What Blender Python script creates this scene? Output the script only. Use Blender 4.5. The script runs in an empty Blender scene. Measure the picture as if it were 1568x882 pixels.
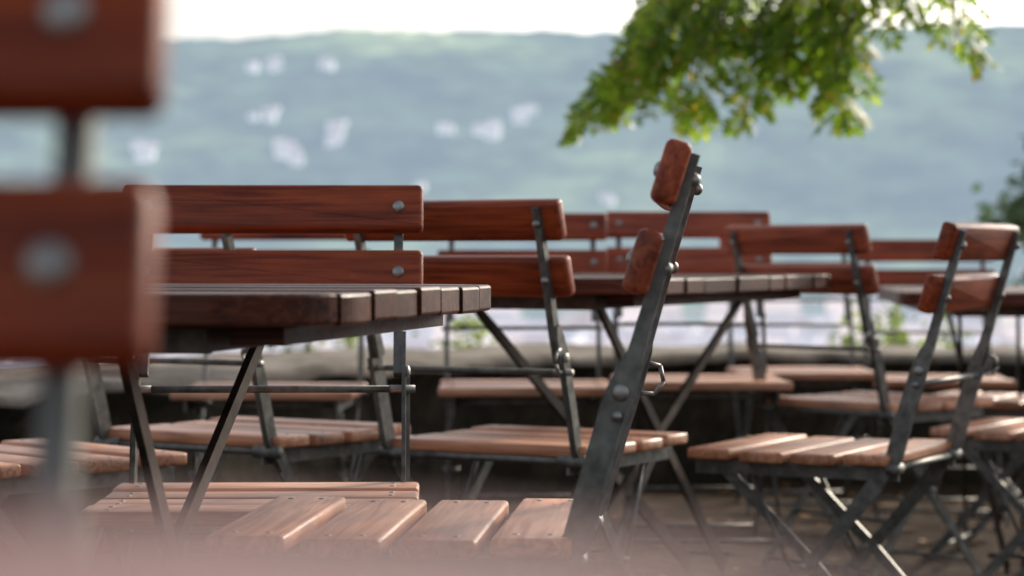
import bpy, bmesh, math, random
from mathutils import Vector, Matrix, noise
R=math.radians
rng=random.Random(7)
scene=bpy.context.scene
scene.view_settings.view_transform='Standard'
scene.view_settings.look='None'
scene.view_settings.exposure=0

# ---------------------------------------------------------------- materials
def new_mat(name):
    m=bpy.data.materials.new(name); m.use_nodes=True
    nt=m.node_tree; b=nt.nodes['Principled BSDF']
    return m,nt,b
def N(nt,t,**kw):
    n=nt.nodes.new(t)
    for k,v in kw.items(): setattr(n,k,v)
    return n
def ramp(nt,fac,stops):
    r=N(nt,'ShaderNodeValToRGB'); e=r.color_ramp.elements
    while len(e)<len(stops): e.new(.5)
    for i,(p,c) in enumerate(stops):
        e[i].position=p; e[i].color=(c[0],c[1],c[2],1)
    nt.links.new(fac,r.inputs[0]); return r.outputs[0]
def mapping(nt,scale,rand=True):
    tc=N(nt,'ShaderNodeTexCoord'); mp=N(nt,'ShaderNodeMapping')
    mp.inputs['Scale'].default_value=scale
    nt.links.new(tc.outputs['Object'],mp.inputs['Vector'])
    if rand:
        g=N(nt,'ShaderNodeNewGeometry'); o=N(nt,'ShaderNodeObjectInfo')
        a=N(nt,'ShaderNodeMath',operation='MULTIPLY_ADD'); a.inputs[1].default_value=37; 
        b=N(nt,'ShaderNodeMath',operation='MULTIPLY'); b.inputs[1].default_value=91
        nt.links.new(o.outputs['Random'],b.inputs[0])
        nt.links.new(g.outputs['Random Per Island'],a.inputs[0]); nt.links.new(b.outputs[0],a.inputs[2])
        nt.links.new(a.outputs[0],mp.inputs['Location'])
    return mp.outputs[0]
def wood(name,dark,mid,light,rough=.38,coat=.25,bump=.15,spec=.5,wear=.3):
    m,nt,b=new_mat(name)
    v=mapping(nt,(3,60,60))
    n1=N(nt,'ShaderNodeTexNoise'); n1.inputs['Scale'].default_value=1.3; n1.inputs['Detail'].default_value=6; n1.inputs['Distortion'].default_value=1.2
    nt.links.new(v,n1.inputs['Vector'])
    col=ramp(nt,n1.outputs[0],[(.32,dark),(.5,mid),(.72,light)])
    v2=mapping(nt,(4,9,9))
    n2=N(nt,'ShaderNodeTexNoise'); n2.inputs['Scale'].default_value=1.5; n2.inputs['Detail'].default_value=5
    nt.links.new(v2,n2.inputs['Vector'])
    n3=N(nt,'ShaderNodeTexNoise'); n3.inputs['Scale'].default_value=7; n3.inputs['Detail'].default_value=8; n3.inputs['Roughness'].default_value=.7
    nt.links.new(v2,n3.inputs['Vector'])
    worn=N(nt,'ShaderNodeMapRange'); worn.inputs[1].default_value=.60; worn.inputs[2].default_value=.78; worn.inputs[3].default_value=0; worn.inputs[4].default_value=wear
    nt.links.new(n3.outputs[0],worn.inputs[0])
    mxw=N(nt,'ShaderNodeMix',data_type='RGBA'); mxw.inputs['B'].default_value=(min(1,light[0]*1.15),min(1,light[1]*1.8+.01),min(1,light[2]*2.4+.01),1)
    nt.links.new(worn.outputs[0],mxw.inputs['Factor']); nt.links.new(col,mxw.inputs['A'])
    col=mxw.outputs['Result']
    g=N(nt,'ShaderNodeNewGeometry'); oi=N(nt,'ShaderNodeObjectInfo')
    h=N(nt,'ShaderNodeHueSaturation')
    mr=N(nt,'ShaderNodeMapRange'); mr.inputs[3].default_value=.75; mr.inputs[4].default_value=1.25
    nt.links.new(g.outputs['Random Per Island'],mr.inputs[0]); 
    mo=N(nt,'ShaderNodeMapRange'); mo.inputs[3].default_value=.85; mo.inputs[4].default_value=1.22
    nt.links.new(oi.outputs['Random'],mo.inputs[0])
    ms=N(nt,'ShaderNodeMapRange'); ms.inputs[3].default_value=1.02; ms.inputs[4].default_value=.9
    nt.links.new(oi.outputs['Random'],ms.inputs[0]); nt.links.new(ms.outputs[0],h.inputs['Saturation'])
    mu=N(nt,'ShaderNodeMath',operation='MULTIPLY'); mu2=N(nt,'ShaderNodeMath',operation='MULTIPLY')
    mr2=N(nt,'ShaderNodeMapRange'); mr2.inputs[1].default_value=.3; mr2.inputs[2].default_value=.7; mr2.inputs[3].default_value=.65; mr2.inputs[4].default_value=1.25
    nt.links.new(n2.outputs[0],mr2.inputs[0]); nt.links.new(mr.outputs[0],mu.inputs[0]); nt.links.new(mr2.outputs[0],mu.inputs[1])
    nt.links.new(mu.outputs[0],mu2.inputs[0]); nt.links.new(mo.outputs[0],mu2.inputs[1])
    nt.links.new(mu2.outputs[0],h.inputs['Value']); nt.links.new(col,h.inputs['Color'])
    nt.links.new(h.outputs[0],b.inputs['Base Color'])
    mr3=N(nt,'ShaderNodeMapRange'); mr3.inputs[3].default_value=rough-.08; mr3.inputs[4].default_value=rough+.2
    nt.links.new(n2.outputs[0],mr3.inputs[0]); nt.links.new(mr3.outputs[0],b.inputs['Roughness'])
    b.inputs['Coat Weight'].default_value=coat; b.inputs['Coat Roughness'].default_value=.3
    b.inputs['Specular IOR Level'].default_value=spec
    bp=N(nt,'ShaderNodeBump'); bp.inputs['Strength'].default_value=bump; bp.inputs['Distance'].default_value=.002
    nt.links.new(n1.outputs[0],bp.inputs['Height']); nt.links.new(bp.outputs[0],b.inputs['Normal'])
    return m
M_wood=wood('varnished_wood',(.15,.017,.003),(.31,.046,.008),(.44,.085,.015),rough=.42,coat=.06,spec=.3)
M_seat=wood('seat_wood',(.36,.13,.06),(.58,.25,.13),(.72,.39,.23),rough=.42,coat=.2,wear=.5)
M_table=wood('table_wood',(.030,.007,.004),(.080,.020,.010),(.14,.044,.024),rough=.38,coat=.05,spec=.2,bump=.3,wear=.5)
M_table2=wood('weathered_table_wood',(.28,.15,.13),(.39,.21,.185),(.48,.28,.25),rough=.6,coat=.05)
def steel(name,c1,c2,metal=.75):
    m,nt,b=new_mat(name)
    v=mapping(nt,(1,1,1),False)
    n=N(nt,'ShaderNodeTexNoise'); n.inputs['Scale'].default_value=45; n.inputs['Detail'].default_value=6
    nt.links.new(v,n.inputs['Vector'])
    nt.links.new(ramp(nt,n.outputs[0],[(.35,c1),(.7,c2)]),b.inputs['Base Color'])
    b.inputs['Metallic'].default_value=metal
    mr=N(nt,'ShaderNodeMapRange'); mr.inputs[3].default_value=.38; mr.inputs[4].default_value=.62
    nt.links.new(n.outputs[0],mr.inputs[0]); nt.links.new(mr.outputs[0],b.inputs['Roughness'])
    return m
M_steel=steel('galvanised_steel',(.11,.112,.103),(.25,.25,.235),.6)
M_bolt=steel('bolt_steel',(.28,.27,.26),(.46,.45,.43),.9)
M_dsteel=steel('dark_steel',(.05,.04,.034),(.12,.092,.078),.6)

# ---------------------------------------------------------------- mesh builder
class MB:
    def __init__(s): s.v=[];s.f=[];s.m=[];s.sm=[]
    def add(s,vs,fs,mi,smooth=False):
        o=len(s.v); s.v+= [tuple(v) for v in vs]
        for f in fs: s.f.append([i+o for i in f]); s.m.append(mi); s.sm.append(smooth)
    def bm(s,b,mi,mat=None,smooth=False):
        b.verts.ensure_lookup_table(); b.verts.index_update()
        vs=[(mat@v.co if mat else v.co.copy()) for v in b.verts]
        s.add(vs,[[v.index for v in f.verts] for f in b.faces],mi,smooth); b.free()
    def obj(s,name,mats,loc=(0,0,0),rot=0):
        me=bpy.data.meshes.new(name); me.from_pydata(s.v,[],s.f)
        for m in mats: me.materials.append(m)
        me.polygons.foreach_set('material_index',s.m); me.polygons.foreach_set('use_smooth',s.sm)
        me.update()
        o=bpy.data.objects.new(name,me); bpy.context.collection.objects.link(o)
        o.location=loc; o.rotation_euler[2]=rot; return o
def box(mb,c,size,mi,M=None,bev=0,seg=2):
    b=bmesh.new(); bmesh.ops.create_cube(b,size=1)
    bmesh.ops.scale(b,vec=size,verts=b.verts)
    if bev: bmesh.ops.bevel(b,geom=b.edges[:],offset=bev,segments=seg,affect='EDGES',profile=.5)
    T=Matrix.Translation(c)
    if M: T=T@M
    mb.bm(b,mi,T,bev>0)
def rod(mb,p,q,r,mi,n=10):
    p=Vector(p);q=Vector(q);d=q-p
    M=Matrix.Translation((p+q)/2)@d.to_track_quat('Z','Y').to_matrix().to_4x4()
    b=bmesh.new(); bmesh.ops.create_cone(b,cap_ends=True,segments=n,radius1=r,radius2=r,depth=d.length)
    mb.bm(b,mi,M,True)
def dome(mb,c,direction,r,mi,h=.5):
    b=bmesh.new(); bmesh.ops.create_uvsphere(b,u_segments=14,v_segments=8,radius=r)
    M=Matrix.Translation(c)@Vector(direction).to_track_quat('Z','Y').to_matrix().to_4x4()@Matrix.Diagonal((1,1,h,1))
    mb.bm(b,mi,M,True)
def sweep(mb,pts,ws,tx,mi):
    """flat bar following pts (Vectors); ws in-plane widths; tx thickness along X"""
    vs=[];fs=[];n=len(pts)
    for i,p in enumerate(pts):
        a=pts[max(0,i-1)];c=pts[min(n-1,i+1)]; d=(c-a).normalized()
        side=d.cross(Vector((1,0,0))).normalized(); w=ws[i]/2
        for sx,sw in ((-1,-1),(1,-1),(1,1),(-1,1)):
            vs.append(p+Vector((sx*tx/2,0,0))+side*w*sw)
    for i in range(n-1):
        for k in range(4):
            a=i*4+k;b=i*4+(k+1)%4; fs.append([a,b,b+4,a+4])
    fs.append([3,2,1,0]); fs.append([n*4-4,n*4-3,n*4-2,n*4-1])
    mb.add(vs,fs,mi,False)

def build_chair():
    mb=MB()
    lean=.31
    def P(z,off=0,x=0):
        y=-(z-.45)*lean
        n=Vector((0,1,lean)).normalized()
        return Vector((x,y,z))+n*off
    tilt=math.atan(lean)
    Mx=Matrix.Rotation(tilt,4,'X')
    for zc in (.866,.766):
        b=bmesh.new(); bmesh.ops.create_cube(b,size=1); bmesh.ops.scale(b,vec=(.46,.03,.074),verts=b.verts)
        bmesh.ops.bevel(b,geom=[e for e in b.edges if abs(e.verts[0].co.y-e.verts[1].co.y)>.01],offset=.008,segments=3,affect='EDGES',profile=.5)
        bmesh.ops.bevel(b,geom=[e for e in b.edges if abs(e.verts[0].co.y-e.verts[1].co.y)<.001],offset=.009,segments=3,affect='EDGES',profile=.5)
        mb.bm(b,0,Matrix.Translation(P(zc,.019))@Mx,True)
        for sx in (-1,1):
            c=P(zc,.0345,sx*.192)
            dome(mb,c,Vector((0,1,lean)),.0095,3,.55)
            dome(mb,P(zc,-.008,sx*.192),-Vector((0,1,lean)),.008,3,.9)
            rod(mb,P(zc,-.012,sx*.192),P(zc,.0,sx*.192),.006,3,6)
    for sx in (-1,1):
        x=sx*.192
        pts=[P(.893,0,x),P(.80,0,x),P(.72,-.002,x),P(.67,-.003,x),P(.62,0,x)]
        sweep(mb,pts,[.012,.016,.017,.019,.022],.014,2)
        x2=sx*.201
        pts=[P(.685,-.004,x2),P(.66,-.002,x2),P(.62,0,x2),P(.55,.0,x2),Vector((x2,-.006,.46)),Vector((x2,.035,.40)),Vector((x2,.12,.295)),Vector((x2,.25,.15)),Vector((x2,.37,.015)),Vector((x2,.385,.004))]
        sweep(mb,pts,[.010,.026,.034,.034,.034,.032,.026,.024,.022,.02],.006,2)
        sweep(mb,[p+Vector((sx*.005,-.0135,-.003)) for p in pts[2:6]],[.004]*4,.008,2)
        x4=sx*.178
        pts=[Vector((x4,.37,.432)),Vector((x4,.34,.41)),Vector((x4,.16,.235)),Vector((x4,.0,.06)),Vector((x4,-.05,.004))]
        sweep(mb,pts,[.02,.022,.022,.022,.02],.006,2)
        dome(mb,P(.625,0,sx*.206),(sx,0,0),.010,3,.5)
        rod(mb,(sx*.17,.178,.238),(sx*.212,.178,.238),.006,3,8)
        rod(mb,(sx*.165,-.004,.435),(sx*.222,-.004,.435),.012,2,12)
        rod(mb,P(.60,-.004,sx*.18),P(.60,-.004,sx*.218),.006,3,8)
        box(mb,(sx*.186,.20,.424),(.006,.42,.026),2)
        rod(mb,(sx*.182,.30,.424),(sx*.196,.20,.215),.0045,2,6)
    a=[P(.645,-.012,.204),P(.645,-.030,.207),P(.628,-.040,.207),P(.610,-.034,.207),P(.606,-.014,.204)]
    for p,q in zip(a,a[1:]): rod(mb,p,q,.0028,3,8)
    rod(mb,P(.60,-.004,-.2),P(.60,-.004,.2),.0055,2)
    rod(mb,(-.2,-.004,.435),(.2,-.004,.435),.0065,2)
    rod(mb,(-.178,.365,.425),(.178,.365,.425),.006,2)
    rod(mb,(-.2,.345,.045),(.2,.345,.045),.006,2)
    rod(mb,(-.178,-.015,.045),(.178,-.015,.045),.006,2)
    rod(mb,(-.178,.09,.16),(.178,.09,.16),.005,2)
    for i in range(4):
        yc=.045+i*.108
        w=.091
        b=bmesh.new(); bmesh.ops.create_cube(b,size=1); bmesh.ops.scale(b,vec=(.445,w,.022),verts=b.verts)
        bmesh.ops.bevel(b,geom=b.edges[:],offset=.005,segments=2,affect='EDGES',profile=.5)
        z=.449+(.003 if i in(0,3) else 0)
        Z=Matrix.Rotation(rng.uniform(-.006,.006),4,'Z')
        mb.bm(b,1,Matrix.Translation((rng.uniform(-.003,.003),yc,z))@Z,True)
        for sx in(-1,1):
            for k in(-.02,.02): dome(mb,(sx*.186,yc+k,z+.0108),(0,0,1),.0045,3,.35)
    return mb
CH=build_chair()
chair_mats=[M_wood,M_seat,M_steel,M_bolt]
_first=CH.obj('folding_chair',chair_mats)
chair_me=_first.data
bpy.data.objects.remove(_first)

def sstep(t): t=max(0,min(1,t)); return t*t*(3-2*t)
def gz(x,y):
    z=-.016*sstep((y-2.6)/1.0)
    if x>.25: z-=.055*(min(x,3)-.25)
    return z
def chair_at(x,y,fx,fy,xoff=0,yoff=0,dz=0):
    a=math.atan2(fy,fx)-math.pi/2
    o=bpy.data.objects.new('folding_chair',chair_me); bpy.context.collection.objects.link(o)
    o.rotation_euler[2]=a
    v=Matrix.Rotation(a,3,'Z')@Vector((xoff,yoff,0))
    o.location=(x-v.x,y-v.y,gz(x,y)+dz)
    return o
chair_at(-.372,.87,-.03,-1)                       # foreground, facing lens
chair_at(.085,2.92,-1,.085,dz=.004)               # side-on chair
chair_at(-.363,3.60,.03,-1,dz=-.006)              # A
chair_at(.118,4.37,.50,.866,.2,0,-.014)           # B near post
chair_at(-.440,4.42,.54,.84,.2,0)                 # A2
chair_at(-.86,3.80,.72,.69,.2,0)                  # far left
chair_at(.03,6.45,0.02,-1)                        # M
chair_at(-.60,6.30,-.03,-1)                       # L
chair_at(.490,6.60,.02,-1,dz=.02)                 # C
chair_at(.930,6.0,.74,.67,.2,0)                   # D
chair_at(.728,4.63,-.89,.45,-.2,0,-.024)          # E
chair_at(1.38,8.0,-.05,-1)                        # G
chair_at(.93,8.0,.05,-1)                          # H
chair_at(1.50,6.6,-.9,.42,-.2,0)                  # F
chair_at(1.37,5.6,-.86,.5,-.2,0,-.02)             # right edge

# ---------------------------------------------------------------- tables
def build_table(L,W,ns,rad,name,loc,rot,inset=.15,wm=None):
    mb=MB(); H=.745; T=.034; pitch=W/ns; gap=.007
    def half(v):
        d=W/2-abs(v)
        if d>=rad: return L/2
        k=rad-d
        return L/2-rad+math.sqrt(max(0,rad*rad-k*k))
    for i in range(ns):
        v0=-W/2+i*pitch+gap/2; v1=v0+pitch-gap
        k=9
        vv=[v0+(v1-v0)*j/(k-1) for j in range(k)]
        jit=rng.uniform(-.004,.004); hz=rng.uniform(-.0015,.0015)
        poly=[(half(v)+jit,v) for v in vv]+[(-half(v),v) for v in reversed(vv)]
        pp=[poly[0]]
        for p in poly[1:]:
            if (Vector(p)-Vector(pp[-1])).length>.004: pp.append(p)
        b=bmesh.new(); vs=[b.verts.new((p[0],p[1],H-T+hz)) for p in pp]; f=b.faces.new(vs)
        r=bmesh.ops.extrude_face_region(b,geom=[f])
        bmesh.ops.translate(b,vec=(0,0,T),verts=[e for e in r['geom'] if isinstance(e,bmesh.types.BMVert)])
        bmesh.ops.recalc_face_normals(b,faces=b.faces)
        bmesh.ops.bevel(b,geom=[e for e in b.edges if abs(e.verts[0].co.z-e.verts[1].co.z)<.001],offset=.004,segments=2,affect='EDGES',profile=.5)
        mb.bm(b,0,None,False)
    for sx in(-1,1):
        box(mb,(sx*(L/2-.16),0,H-T-.016),(.03,W-.14,.026),1)
        box(mb,(sx*(L/2-.10),0,H-T-.013),(.06,W-.2,.018),0)
    for sy in(-1,1):
        box(mb,(0,sy*(W/2-.10),H-T-.0165),(L-.3,.006,.03),1)
    for sx in(-1,1):
        x0=sx*(L/2-inset)
        for s in(-1,1):
            xo=x0-sx*(.055 if s>0 else .016)
            xb=xo-sx*(.085 if s>0 else .10)
            a=Vector((xo,s*(W/2-.14),H-T-.02)); c=Vector((xb,-s*(W/2-.10),.01))
            m=a.lerp(c,.62)
            sweep(mb,[a,a.lerp(c,.08),m,c.lerp(m,.02)],[.016,.022,.028,.036],.010,1)
            rod(mb,a+Vector((-.02,0,0)),a+Vector((.02,0,0)),.010,1,8)
        cx=x0-sx*.08
        rod(mb,(cx-.04,0,.37),(cx+.04,0,.37),.009,1,8)
    rod(mb,(-(L/2-inset-.09),W/2-.12,.05),(L/2-inset-.09,W/2-.12,.05),.007,1)
    rod(mb,(-(L/2-inset-.09),-W/2+.12,.05),(L/2-inset-.09,-W/2+.12,.05),.007,1)
    rod(mb,(-(L/2-inset-.05),0,.37),(L/2-inset-.05,0,.37),.006,1)
    return mb.obj(name,[wm or M_table,M_dsteel],loc,rot)
def table_at(corner,edge_dir,L,W,ns,rad=.13,inset=.15,wm=None):
    e=Vector(edge_dir).normalized(); lx=Vector((e.y,-e.x))
    c=Vector(corner)-lx*(L/2)+e*(W/2)
    return build_table(L,W,ns,rad,'slatted_table',(c.x,c.y,gz(c.x,c.y)*.8),math.atan2(lx.y,lx.x),inset,wm)
table_at((-.190,2.42),(.19,.93),1.15,.93,9,.15,.25)
table_at((.27,4.80),(.55,1.2),.62,1.30,12,.10)
table_at((1.62,6.2),(.1,1),.62,1.2,12,.08)
table_at((.060,-.86),(-.02,1),1.2,1.19,11,.10,.15,M_table2)

# ---------------------------------------------------------------- wall
WP=[(-14,-12),(-9,-4),(-6,.6),(-3.5,3.6),(-1.35,5.95),(-.4,7.55),(.8,8.7),(2.2,9.35),(5,9.8),(15,10.4),(40,11)]
def yw(x):
    if x<=WP[0][0]: return WP[0][1]+(x-WP[0][0])*1.6
    for (a,b),(c,d) in zip(WP,WP[1:]):
        if x<=c: return b+(d-b)*(x-a)/(c-a)
    return WP[-1][1]
def stone(name,cs,scale,bump,spec=.15):
    m,nt,b=new_mat(name)
    v=mapping(nt,(1,1,1),False)
    n=N(nt,'ShaderNodeTexNoise'); n.inputs['Scale'].default_value=scale; n.inputs['Detail'].default_value=9; n.inputs['Roughness'].default_value=.65
    nt.links.new(v,n.inputs['Vector'])
    nt.links.new(ramp(nt,n.outputs[0],cs),b.inputs['Base Color'])
    b.inputs['Roughness'].default_value=.95; b.inputs['Specular IOR Level'].default_value=spec
    bp=N(nt,'ShaderNodeBump'); bp.inputs['Strength'].default_value=bump; bp.inputs['Distance'].default_value=.02
    nt.links.new(n.outputs[0],bp.inputs['Height']); nt.links.new(bp.outputs[0],b.inputs['Normal'])
    return m
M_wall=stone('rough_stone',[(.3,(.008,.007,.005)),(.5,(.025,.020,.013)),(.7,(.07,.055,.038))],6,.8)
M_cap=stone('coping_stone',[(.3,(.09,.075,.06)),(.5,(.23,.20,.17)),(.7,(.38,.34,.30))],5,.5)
def wall():
    mb=MB(); pts=[]
    ctrl=[Vector(p) for p in WP]
    for i in range(1,len(ctrl)-2):
        p0,p1,p2,p3=ctrl[i-1:i+3]; n=max(4,int((p2-p1).length/.12))
        for k in range(n):
            t=k/n
            pts.append(.5*((2*p1)+(p2-p0)*t+(2*p0-5*p1+4*p2-p3)*t*t+(3*p1-p0-3*p2+p3)*t**3))
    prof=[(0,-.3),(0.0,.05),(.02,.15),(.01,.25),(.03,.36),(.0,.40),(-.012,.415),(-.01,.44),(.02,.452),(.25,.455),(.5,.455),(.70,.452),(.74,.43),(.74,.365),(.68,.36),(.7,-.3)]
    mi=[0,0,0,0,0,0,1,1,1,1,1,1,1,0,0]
    vs=[];fs=[];n=len(pts);K=len(prof)
    for i,p in enumerate(pts):
        d=(pts[min(n-1,i+1)]-pts[max(0,i-1)]).normalized(); nn=Vector((-d.y,d.x))
        for j,(o,z) in enumerate(prof):
            q=Vector((p.x+nn.x*o,p.y+nn.y*o,z+gz(p.x,p.y)*.5))
            nz=noise.noise_vector(q*4)*.026+noise.noise_vector(q*13)*.012
            vs.append(q+nz)
    mats=[]
    for i in range(n-1):
        for j in range(K-1):
            fs.append([i*K+j,i*K+j+1,(i+1)*K+j+1,(i+1)*K+j][::-1]); mats.append(mi[j])
    mb.v=[tuple(v) for v in vs]; mb.f=fs; mb.m=mats; mb.sm=[True]*len(fs)
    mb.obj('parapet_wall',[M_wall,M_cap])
    rb=MB(); prev=None
    for i in range(0,n,8):
        d=(pts[min(n-1,i+1)]-pts[max(0,i-1)]).normalized(); nn=Vector((-d.y,d.x)); q=pts[i]+nn*.6
        if prev is not None:
            rod(rb,(prev.x,prev.y,.60),(q.x,q.y,.60),.006,0,6)
        if (i//8)%3==0: rod(rb,(q.x,q.y,.40),(q.x,q.y,.605),.007,0,6)
        prev=q
    rb.obj('low_railing',[M_steel])
wall()

# ---------------------------------------------------------------- terrain (one sheet)
def sky_y(px):
    T=[(-3000,90),(-800,70),(0,66),(300,61),(380,58),(450,50),(560,49),(700,45),(880,47),(1000,41),(1250,44),(1568,42),(2400,60),(4500,90)]
    if px<=T[0][0]: return T[0][1]
    for (a,b),(c,d) in zip(T,T[1:]):
        if px<=c: return b+(d-b)*(px-a)/(c-a)
    return T[-1][1]
def terrain(x,y):
    base=gz(x,y)
    e=(y-yw(x)-.75)*.75
    if e<=0: return base
    r=math.hypot(x,y)
    z=base-(.25*sstep(e/.3)) -min(80,e*.32)
    z=max(z,-80)
    if r>2900:
        th=math.atan2(x,max(y,1)); px=784+3702*math.tan(max(-1.2,min(1.2,th)))
        top=(390-sky_y(px))/3702*4700
        t=(r-2900)/1800
        prof=sstep(t*.98)*.5+min(1,t)*.5 if t<1 else 1
        nz=noise.fractal(Vector((x/900,y/900,3)),1,2,4)*36*sstep(t*2)*(1-sstep((t-.75)*4)) 
        tr=noise.noise(Vector((x/40,y/40,0)))*9*sstep(t*2)+noise.noise(Vector((x/220,y/220,0)))*8*sstep(t*2)
        z=-80+(top+80)*prof+nz+tr
        if t>1: z=top+tr-(r-4700)*.06
    else:
        z+=noise.noise(Vector((x/150,y/150,1)))*3*sstep((r-200)/500)
    return z
def build_terrain():
    radii=[.4]
    while radii[-1]<20: radii.append(radii[-1]*1.06)
    while radii[-1]<2900: radii.append(radii[-1]*1.12)
    while radii[-1]<4900: radii.append(radii[-1]+38)
    radii+= [5400,6200,8000]
    angs=[]
    a=-180
    while a<180:
        angs.append(a)
        a+= .2 if -15<=a<15 else (1 if -40<=a<40 else 4)
    vs=[(0,0,gz(0,0))];fs=[];n=len(angs)
    for r in radii:
        for a in angs:
            x=r*math.sin(R(a)); y=r*math.cos(R(a)); vs.append((x,y,terrain(x,y)))
    for k in range(n): fs.append([0,1+(k+1)%n,1+k])
    for i in range(len(radii)-1):
        for k in range(n):
            k2=(k+1)%n
            fs.append([1+i*n+k,1+i*n+k2,1+(i+1)*n+k2,1+(i+1)*n+k])
    mb=MB(); mb.v=vs; mb.f=fs
    mb.sm=[True]*len(fs)
    mb.m=[]
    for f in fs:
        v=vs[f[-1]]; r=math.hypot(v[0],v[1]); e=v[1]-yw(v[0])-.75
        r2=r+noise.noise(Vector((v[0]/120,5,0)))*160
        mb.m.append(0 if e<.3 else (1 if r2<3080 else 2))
    m0=stone('terrace_gravel',[(.3,(.012,.007,.005)),(.5,(.036,.023,.015)),(.72,(.13,.085,.055))],14,.6,.05)
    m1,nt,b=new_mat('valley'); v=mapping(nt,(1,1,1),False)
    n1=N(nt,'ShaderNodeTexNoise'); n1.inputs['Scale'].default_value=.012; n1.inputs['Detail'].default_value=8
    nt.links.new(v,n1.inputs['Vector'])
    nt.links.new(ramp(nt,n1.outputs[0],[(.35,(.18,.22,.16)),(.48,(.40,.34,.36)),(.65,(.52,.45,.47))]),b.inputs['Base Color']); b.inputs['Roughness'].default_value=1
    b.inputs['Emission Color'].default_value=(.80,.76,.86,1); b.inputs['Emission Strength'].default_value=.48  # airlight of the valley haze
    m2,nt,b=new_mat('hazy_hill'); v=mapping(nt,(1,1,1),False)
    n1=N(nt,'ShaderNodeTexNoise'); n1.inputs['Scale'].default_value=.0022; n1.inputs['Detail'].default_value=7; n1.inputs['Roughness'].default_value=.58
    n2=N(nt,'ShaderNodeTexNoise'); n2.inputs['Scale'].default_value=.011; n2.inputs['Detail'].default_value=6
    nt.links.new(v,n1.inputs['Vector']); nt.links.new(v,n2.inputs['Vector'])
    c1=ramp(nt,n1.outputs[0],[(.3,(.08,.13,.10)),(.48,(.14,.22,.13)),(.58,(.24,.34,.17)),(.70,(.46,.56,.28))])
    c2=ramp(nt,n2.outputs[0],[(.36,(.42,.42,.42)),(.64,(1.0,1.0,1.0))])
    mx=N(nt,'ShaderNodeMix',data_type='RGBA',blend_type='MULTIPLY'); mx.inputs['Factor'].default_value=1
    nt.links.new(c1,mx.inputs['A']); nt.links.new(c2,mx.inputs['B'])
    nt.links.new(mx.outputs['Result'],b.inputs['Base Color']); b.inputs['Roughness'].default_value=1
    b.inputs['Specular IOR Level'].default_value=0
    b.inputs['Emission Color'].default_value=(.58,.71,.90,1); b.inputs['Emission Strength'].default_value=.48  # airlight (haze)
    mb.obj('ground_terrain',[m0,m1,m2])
build_terrain()

# ---------------------------------------------------------------- fallen leaves
def flat_mat(name,c,rough=.7,haze_glow=0):
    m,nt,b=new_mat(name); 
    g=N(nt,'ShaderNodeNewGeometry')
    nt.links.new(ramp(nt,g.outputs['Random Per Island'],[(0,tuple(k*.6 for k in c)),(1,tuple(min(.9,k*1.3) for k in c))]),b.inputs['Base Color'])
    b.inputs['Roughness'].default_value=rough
    if haze_glow:
        b.inputs['Emission Color'].default_value=(.74,.80,.95,1); b.inputs['Emission Strength'].default_value=haze_glow  # constant glow put into the distant house materials to imitate haze airlight
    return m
mb=MB()
for i in range(800):
    x=rng.uniform(-3,4.5); y=rng.uniform(3,yw(x)-.1) if yw(x)>3.2 else 3
    z=gz(x,y)+.006; s=rng.uniform(.012,.032); a=rng.uniform(0,6.3)
    c,sn=math.cos(a),math.sin(a)
    pts=[(-s,0),(0,-s*.45),(s,0),(0,s*.45)]
    mb.add([(x+p*c-q*sn,y+p*sn+q*c,z+rng.uniform(0,.008)) for p,q in pts],[[0,1,2,3]],0)
mb.obj('fallen_leaves',[flat_mat('dry_leaf',(.38,.17,.04))])

# ---------------------------------------------------------------- houses
def build_house(w,d,h,rh):
    mb=MB()
    box(mb,(0,0,h/2-3),(w,d,h+6),0)
    ov=.6
    vs=[(-w/2-ov,-d/2-ov,h),(w/2+ov,-d/2-ov,h),(w/2+ov,d/2+ov,h),(-w/2-ov,d/2+ov,h),(-w/2-ov,0,h+rh),(w/2+ov,0,h+rh)]
    mb.add(vs,[[0,1,5,4],[2,3,4,5],[0,4,3],[1,2,5],[3,2,1,0]],1)
    nx=int(w/3.2); nf=int(h/3)
    for k in range(nf):
        for i in range(nx):
            x=-w/2+(i+.5)*w/nx
            for s in(-1,1): box(mb,(x,s*(d/2+.02),1.7+k*3),(1.1,.08,1.4),2)
    box(mb,(0,-d/2-.06,1.1),(1.2,.12,2.2),3)
    box(mb,(w*.25,d*.15,h+rh*.9),(.9,.9,1.8),0)
    return mb
def hset(haze_glow,far):
    roof=flat_mat('roof_tiles',(.40,.24,.20) if not far else (.40,.37,.38),haze_glow=haze_glow*.85); roof2=flat_mat('roof_slate',(.36,.36,.40),haze_glow=haze_glow*.85)
    w1=flat_mat('white_plaster',(.80,.79,.78),haze_glow=haze_glow); w2=flat_mat('rose_plaster',(.74,.62,.62),haze_glow=haze_glow)
    win=flat_mat('window_glass',(.12,.14,.17),.2,haze_glow=haze_glow*.7); dr=flat_mat('wood_door',(.2,.1,.06),haze_glow=haze_glow*.7)
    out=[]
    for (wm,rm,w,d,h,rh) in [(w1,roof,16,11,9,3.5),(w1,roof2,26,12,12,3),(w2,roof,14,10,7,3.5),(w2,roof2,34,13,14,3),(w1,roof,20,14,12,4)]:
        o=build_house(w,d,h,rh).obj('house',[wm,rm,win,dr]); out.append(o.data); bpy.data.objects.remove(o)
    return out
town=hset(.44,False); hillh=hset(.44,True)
def house(x,y,lib,k=None,s=1):
    o=bpy.data.objects.new('house',lib[rng.randrange(5) if k is None else k]); bpy.context.collection.objects.link(o)
    o.location=(x,y,terrain(x,y)); o.rotation_euler[2]=rng.uniform(-.5,.5); o.scale=(s,s,s)
for i in range(380):
    r=1250+1950*rng.random()**.8; th=rng.uniform(-.26,.26)
    house(r*math.sin(th),r*math.cos(th),town)
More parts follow.
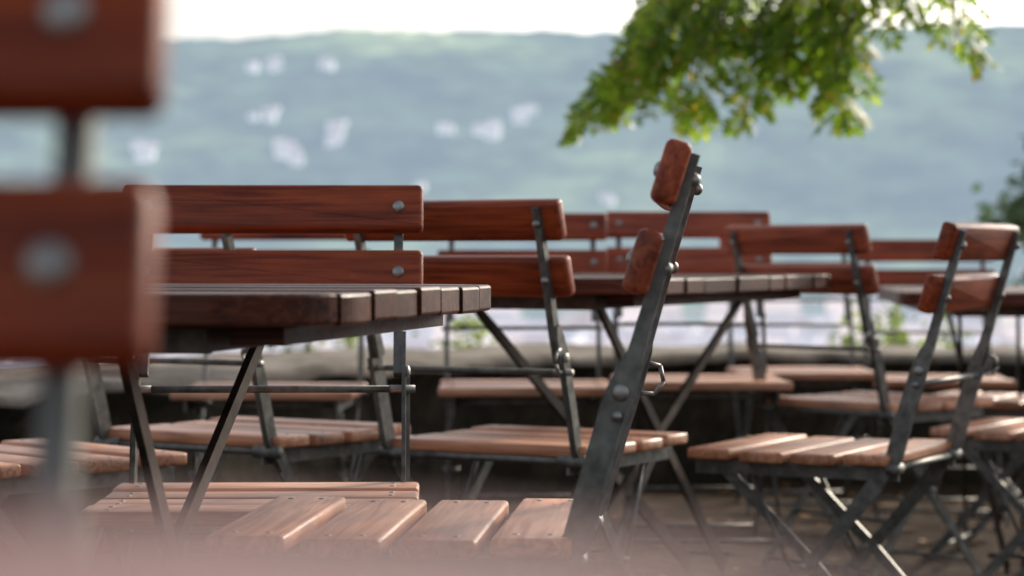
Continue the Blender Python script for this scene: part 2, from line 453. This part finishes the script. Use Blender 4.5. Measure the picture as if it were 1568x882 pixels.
def on_hill(px,py):
    th=math.atan((px-784)/3702)
    for r in range(3000,4690,10):
        x=r*math.sin(th); y=r*math.cos(th)
        if (terrain(x,y)-.78)/y*3702>390-py: return x,y
    return x,y
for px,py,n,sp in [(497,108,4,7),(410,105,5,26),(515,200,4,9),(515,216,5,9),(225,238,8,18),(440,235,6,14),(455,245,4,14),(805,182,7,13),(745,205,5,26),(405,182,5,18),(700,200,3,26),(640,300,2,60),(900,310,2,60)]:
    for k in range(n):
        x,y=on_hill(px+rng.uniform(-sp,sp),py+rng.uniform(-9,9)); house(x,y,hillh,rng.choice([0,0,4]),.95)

# ---------------------------------------------------------------- foliage
def leaf_mat(name,stops,tstops,mix=.5):
    m=bpy.data.materials.new(name); m.use_nodes=True; nt=m.node_tree; nt.nodes.clear()
    out=N(nt,'ShaderNodeOutputMaterial'); d=N(nt,'ShaderNodeBsdfPrincipled'); tr=N(nt,'ShaderNodeBsdfTranslucent'); mx=N(nt,'ShaderNodeMixShader')
    g=N(nt,'ShaderNodeNewGeometry')
    a=ramp(nt,g.outputs['Random Per Island'],stops)
    b=ramp(nt,g.outputs['Random Per Island'],tstops)
    nt.links.new(a,d.inputs['Base Color']); nt.links.new(b,tr.inputs['Color']); d.inputs['Roughness'].default_value=.5
    mx.inputs[0].default_value=mix
    nt.links.new(d.outputs[0],mx.inputs[1]); nt.links.new(tr.outputs[0],mx.inputs[2]); nt.links.new(mx.outputs[0],out.inputs[0])
    return m
M_leaf=leaf_mat('leaf_green',[(0,(.05,.10,.010)),(.8,(.11,.18,.016)),(1,(.22,.16,.03))],[(0,(.18,.36,.02)),(.6,(.36,.56,.03)),(.9,(.56,.68,.06)),(1,(.6,.42,.05))],.52)
M_leafd=leaf_mat('leaf_dark',[(0,(.02,.045,.015)),(1,(.05,.09,.025))],[(0,(.05,.1,.02)),(1,(.1,.2,.04))],.35)
M_leafy=leaf_mat('leaf_yellowgreen',[(0,(.08,.13,.02)),(1,(.16,.23,.04))],[(0,(.2,.3,.04)),(1,(.42,.55,.08))],.45)
M_bark=stone('bark',[(.3,(.05,.035,.025)),(.6,(.13,.10,.075)),(.8,(.2,.16,.12))],20,.8)
def leaflet(mb,p,d,up,l,w,mi):
    s=d.cross(up)
    if s.length<1e-3: s=Vector((1,0,0))
    s.normalize()
    mb.add([p,p+d*l*.35+s*w*.5,p+d*l*.8+s*w*.38,p+d*l,p+d*l*.75-s*w*.4,p+d*l*.3-s*w*.5],[[0,1,2,3,4,5]],mi)
def compound(mb,p,d,L,mi,k=6,ls=.045,ar=.42):
    d=d.normalized(); up=Vector((rng.uniform(-.8,.8),rng.uniform(-.9,.3),rng.uniform(.3,1))).normalized()
    cur=p.copy(); 
    for i in range(k):
        d=(d+Vector((0,0,-.06))).normalized(); cur=cur+d*L/k
        s=d.cross(up).normalized()
        for sg in(-1,1):
            leaflet(mb,cur,(d*.5+s*sg+Vector((0,0,-.1))+Vector((rng.uniform(-.2,.2),)*3)).normalized(),up,ls*rng.uniform(.8,1.15),ls*ar,mi)
    leaflet(mb,cur,d,up,ls,ls*ar,mi)
def limb(mb,pts,rs,mi,n=8):
    vs=[];fs=[]
    for i,p in enumerate(pts):
        d=(pts[min(len(pts)-1,i+1)]-pts[max(0,i-1)]).normalized(); a=d.orthogonal().normalized(); b=d.cross(a)
        for k in range(n):
            t=2*math.pi*k/n; vs.append(p+(a*math.cos(t)+b*math.sin(t))*rs[i])
    for i in range(len(pts)-1):
        for k in range(n): fs.append([i*n+k,i*n+(k+1)%n,(i+1)*n+(k+1)%n,(i+1)*n+k])
    mb.add(vs,fs,mi,True)
def overhang_tree():
    mb=MB(); D=8.5
    z0=gz(4,8.3)
    trunk=[Vector((4.0,8.4,z0-.1)),Vector((3.97,8.4,.8)),Vector((3.9,8.45,1.8)),Vector((3.95,8.5,2.8)),Vector((4.0,8.5,4.2)),Vector((4.1,8.5,5.6))]
    limb(mb,trunk,[.20,.15,.135,.12,.08,.03],0,12)
    main=[Vector((3.9,8.45,1.9)),Vector((3.2,8.5,2.35)),Vector((2.3,8.55,2.5)),Vector((1.4,8.5,2.35)),Vector((.9,8.45,2.2)),Vector((.65,8.4,2.1))]
    limb(mb,main,[.09,.07,.05,.035,.022,.01],0)
    for b in [[(3.95,8.5,2.8),(4.6,8.2,3.4),(5.4,7.9,3.7)],[(3.95,8.5,3.2),(3.4,9.2,4.0),(2.9,9.8,4.4)],[(4,8.5,3.6),(4.2,7.6,4.4),(4.3,6.9,4.8)],[(4,8.5,4.2),(3.2,8.2,5.0),(2.7,8.0,5.3)],[(4,8.5,4.5),(4.8,9,5.4),(5.2,9.3,5.7)]]:
        b=[Vector(q) for q in b]; limb(mb,b,[.06,.04,.012],0,6)
    def W(px,py,y): s=3702/y; return Vector(((px-784)/s,y,.78+(390-py)/s))
    sprays=[((888,196),(1000,60)),((905,165),(985,60)),((935,155),(1010,20)),((960,120),(1030,10)),((1000,125),(1040,0)),
            ((1048,175),(1075,20)),((1060,150),(1085,40)),((1100,95),(1120,-20)),((1148,170),(1180,10)),((1165,140),(1195,20)),((1205,115),(1225,-10)),
            ((1240,90),(1250,-20)),((1280,168),(1265,20)),((1290,135),(1275,0)),((1262,120),(1250,0)),((1302,70),(1280,-40)),((1020,70),(1080,-40)),((1130,60),(1170,-60)),((1215,60),(1225,-50)),((985,40),(1050,-50)),((1090,60),(1110,-50)),((1180,80),(1190,-40)),
            ((1345,35),(1390,-40)),((1330,10),(1380,-50)),((1400,15),(1420,-50)),((1440,25),(1450,-60)),((1480,82),(1450,-10)),((1465,60),(1445,-20)),((1490,75),(1460,0)),((1410,-10),(1440,-80)),((1000,20),(1060,-70)),((1250,20),(1260,-70)),((1300,0),(1330,-70)),
            ((1285,168),(1290,60)),((950,165),(1000,90)),((1110,40),(1140,-60)),((1060,60),(1090,-40))]
    for (tx,ty),(bx,by) in sprays:
        small=tx>1320
        for rep in range(1 if small else 2):
            y=D+rng.uniform(-.4,.4)
            tip=W(tx+rng.uniform(-6,6),ty-rng.uniform(0,10),y); base=W(bx+rng.uniform(-15,15),by,y+rng.uniform(-.1,.1))
            limb(mb,[base+Vector((.12,0,.35)),base,base.lerp(tip,.5)+Vector((-.02,0,.03)),tip],[.008,.006,.004,.0015],0,4)
            n=5 if small else 7
            for i in range(n):
                t=i/(n-1)*1.0; p=base.lerp(tip,t)
                dd=(tip-base).normalized()
                a=rng.uniform(0,6.28)
                d=Vector((math.cos(a)*.9,math.sin(a)*.9,-.25))+dd*.35
                compound(mb,p,d,.13*(1.15-.35*t),1,5,.052,.46)
            compound(mb,tip,(tip-base).normalized(),.06,1,3,.045,.44)
    for c in range(36):
        a=rng.uniform(0,6.28); rr=rng.uniform(.3,2.1); zz=rng.uniform(2.9,6.0)
        rr*=math.sqrt(max(.15,1-((zz-4)/2.4)**2))
        cc=Vector((4.1+rr*math.cos(a),8.5+rr*math.sin(a)*.9,zz))
        for i in range(18):
            v=Vector((rng.gauss(0,.28),rng.gauss(0,.28),rng.gauss(0,.2)))
            compound(mb,cc+v,Vector((rng.uniform(-1,1),rng.uniform(-1,1),-.3)),.22,1,4,.075)
    mb.obj('overhanging_tree',[M_bark,M_leaf])
overhang_tree()
def bush(name,c,rx,rz,n,ls,mat,zg,tr=.05):
    mb=MB(); c=Vector(c)
    limb(mb,[Vector((c.x,c.y,zg-.2)),Vector((c.x+.03,c.y,(zg+c.z)/2)),c+Vector((0,0,rz*.5))],[tr*1.4,tr,tr*.3],0,8)
    cl=[]
    for i in range(40):
        while True:
            v=Vector((rng.uniform(-1,1),rng.uniform(-1,1),rng.uniform(-1,1)))
            if .2<v.length<.92: break
        q=c+Vector((v.x*rx,v.y*rx,v.z*rz)); cl.append(q)
        limb(mb,[c-Vector((0,0,rz*.4)),c.lerp(q,.5),q],[tr*.4,tr*.25,.004],0,5)
    for i in range(n):
        q=rng.choice(cl); p=q+Vector((rng.gauss(0,rx*.12),rng.gauss(0,rx*.12),rng.gauss(0,rz*.12)))
        d=Vector((rng.uniform(-1,1),rng.uniform(-1,1),rng.uniform(-.8,.6))).normalized()
        leaflet(mb,p,d,Vector((rng.uniform(-1,1),rng.uniform(-1,1),1)).normalized(),ls,ls*.55,1)
    mb.obj(name,[M_bark,mat])
bush('leafy_tree',(5.18,20,1.10),1.3,.95,11000,.12,M_leafd,terrain(5.18,20),.12)
for px,py,w in [(428,520,.16),(520,512,.42),(560,516,.3),(700,508,.34),(745,512,.3),(1370,478,.5),(1420,485,.4)]:
    y=12.5; s=3702/y; x=(px-784)/s; top=.78-(py-390-8)/s
    zg=terrain(x,y); h=top-zg
    bush('shrub',(x,y,top-h*.45),w*.9,h*.5,1600,.06,M_leafy if w>.2 else M_leafd,zg,.015)

# ---------------------------------------------------------------- light and sky
EL,AZ=22,38
w=bpy.data.worlds.new("World"); scene.world=w; w.use_nodes=True
nt=w.node_tree; bg=nt.nodes['Background']
sky=N(nt,'ShaderNodeTexSky'); sky.sky_type='NISHITA'; sky.sun_disc=False
sky.sun_elevation=R(EL); sky.sun_rotation=R(AZ); sky.altitude=200; sky.air_density=1; sky.dust_density=4; sky.ozone_density=1
hs=N(nt,'ShaderNodeHueSaturation'); hs.inputs['Saturation'].default_value=.38; hs.inputs['Value'].default_value=1.3
nt.links.new(sky.outputs[0],hs.inputs['Color'])
nt.links.new(hs.outputs[0],bg.inputs[0]); bg.inputs[1].default_value=.15
S=Vector((math.sin(R(AZ))*math.cos(R(EL)),math.cos(R(AZ))*math.cos(R(EL)),math.sin(R(EL))))
l=bpy.data.lights.new('sun','SUN'); l.energy=3.9; l.angle=R(2); l.color=(1,.87,.70)
lo=bpy.data.objects.new('sun',l); bpy.context.collection.objects.link(lo)
lo.rotation_euler=S.to_track_quat('Z','Y').to_euler()

# ---------------------------------------------------------------- camera
cam=bpy.data.cameras.new('camera'); co=bpy.data.objects.new('camera',cam); bpy.context.collection.objects.link(co)
co.location=(0,0,.78); co.rotation_euler=(R(90)-51/3702,0,0)
cam.lens=85; cam.sensor_width=36; cam.clip_start=.05; cam.clip_end=12000
cam.dof.use_dof=True; cam.dof.focus_distance=3.3; cam.dof.aperture_fstop=4.8
scene.camera=co
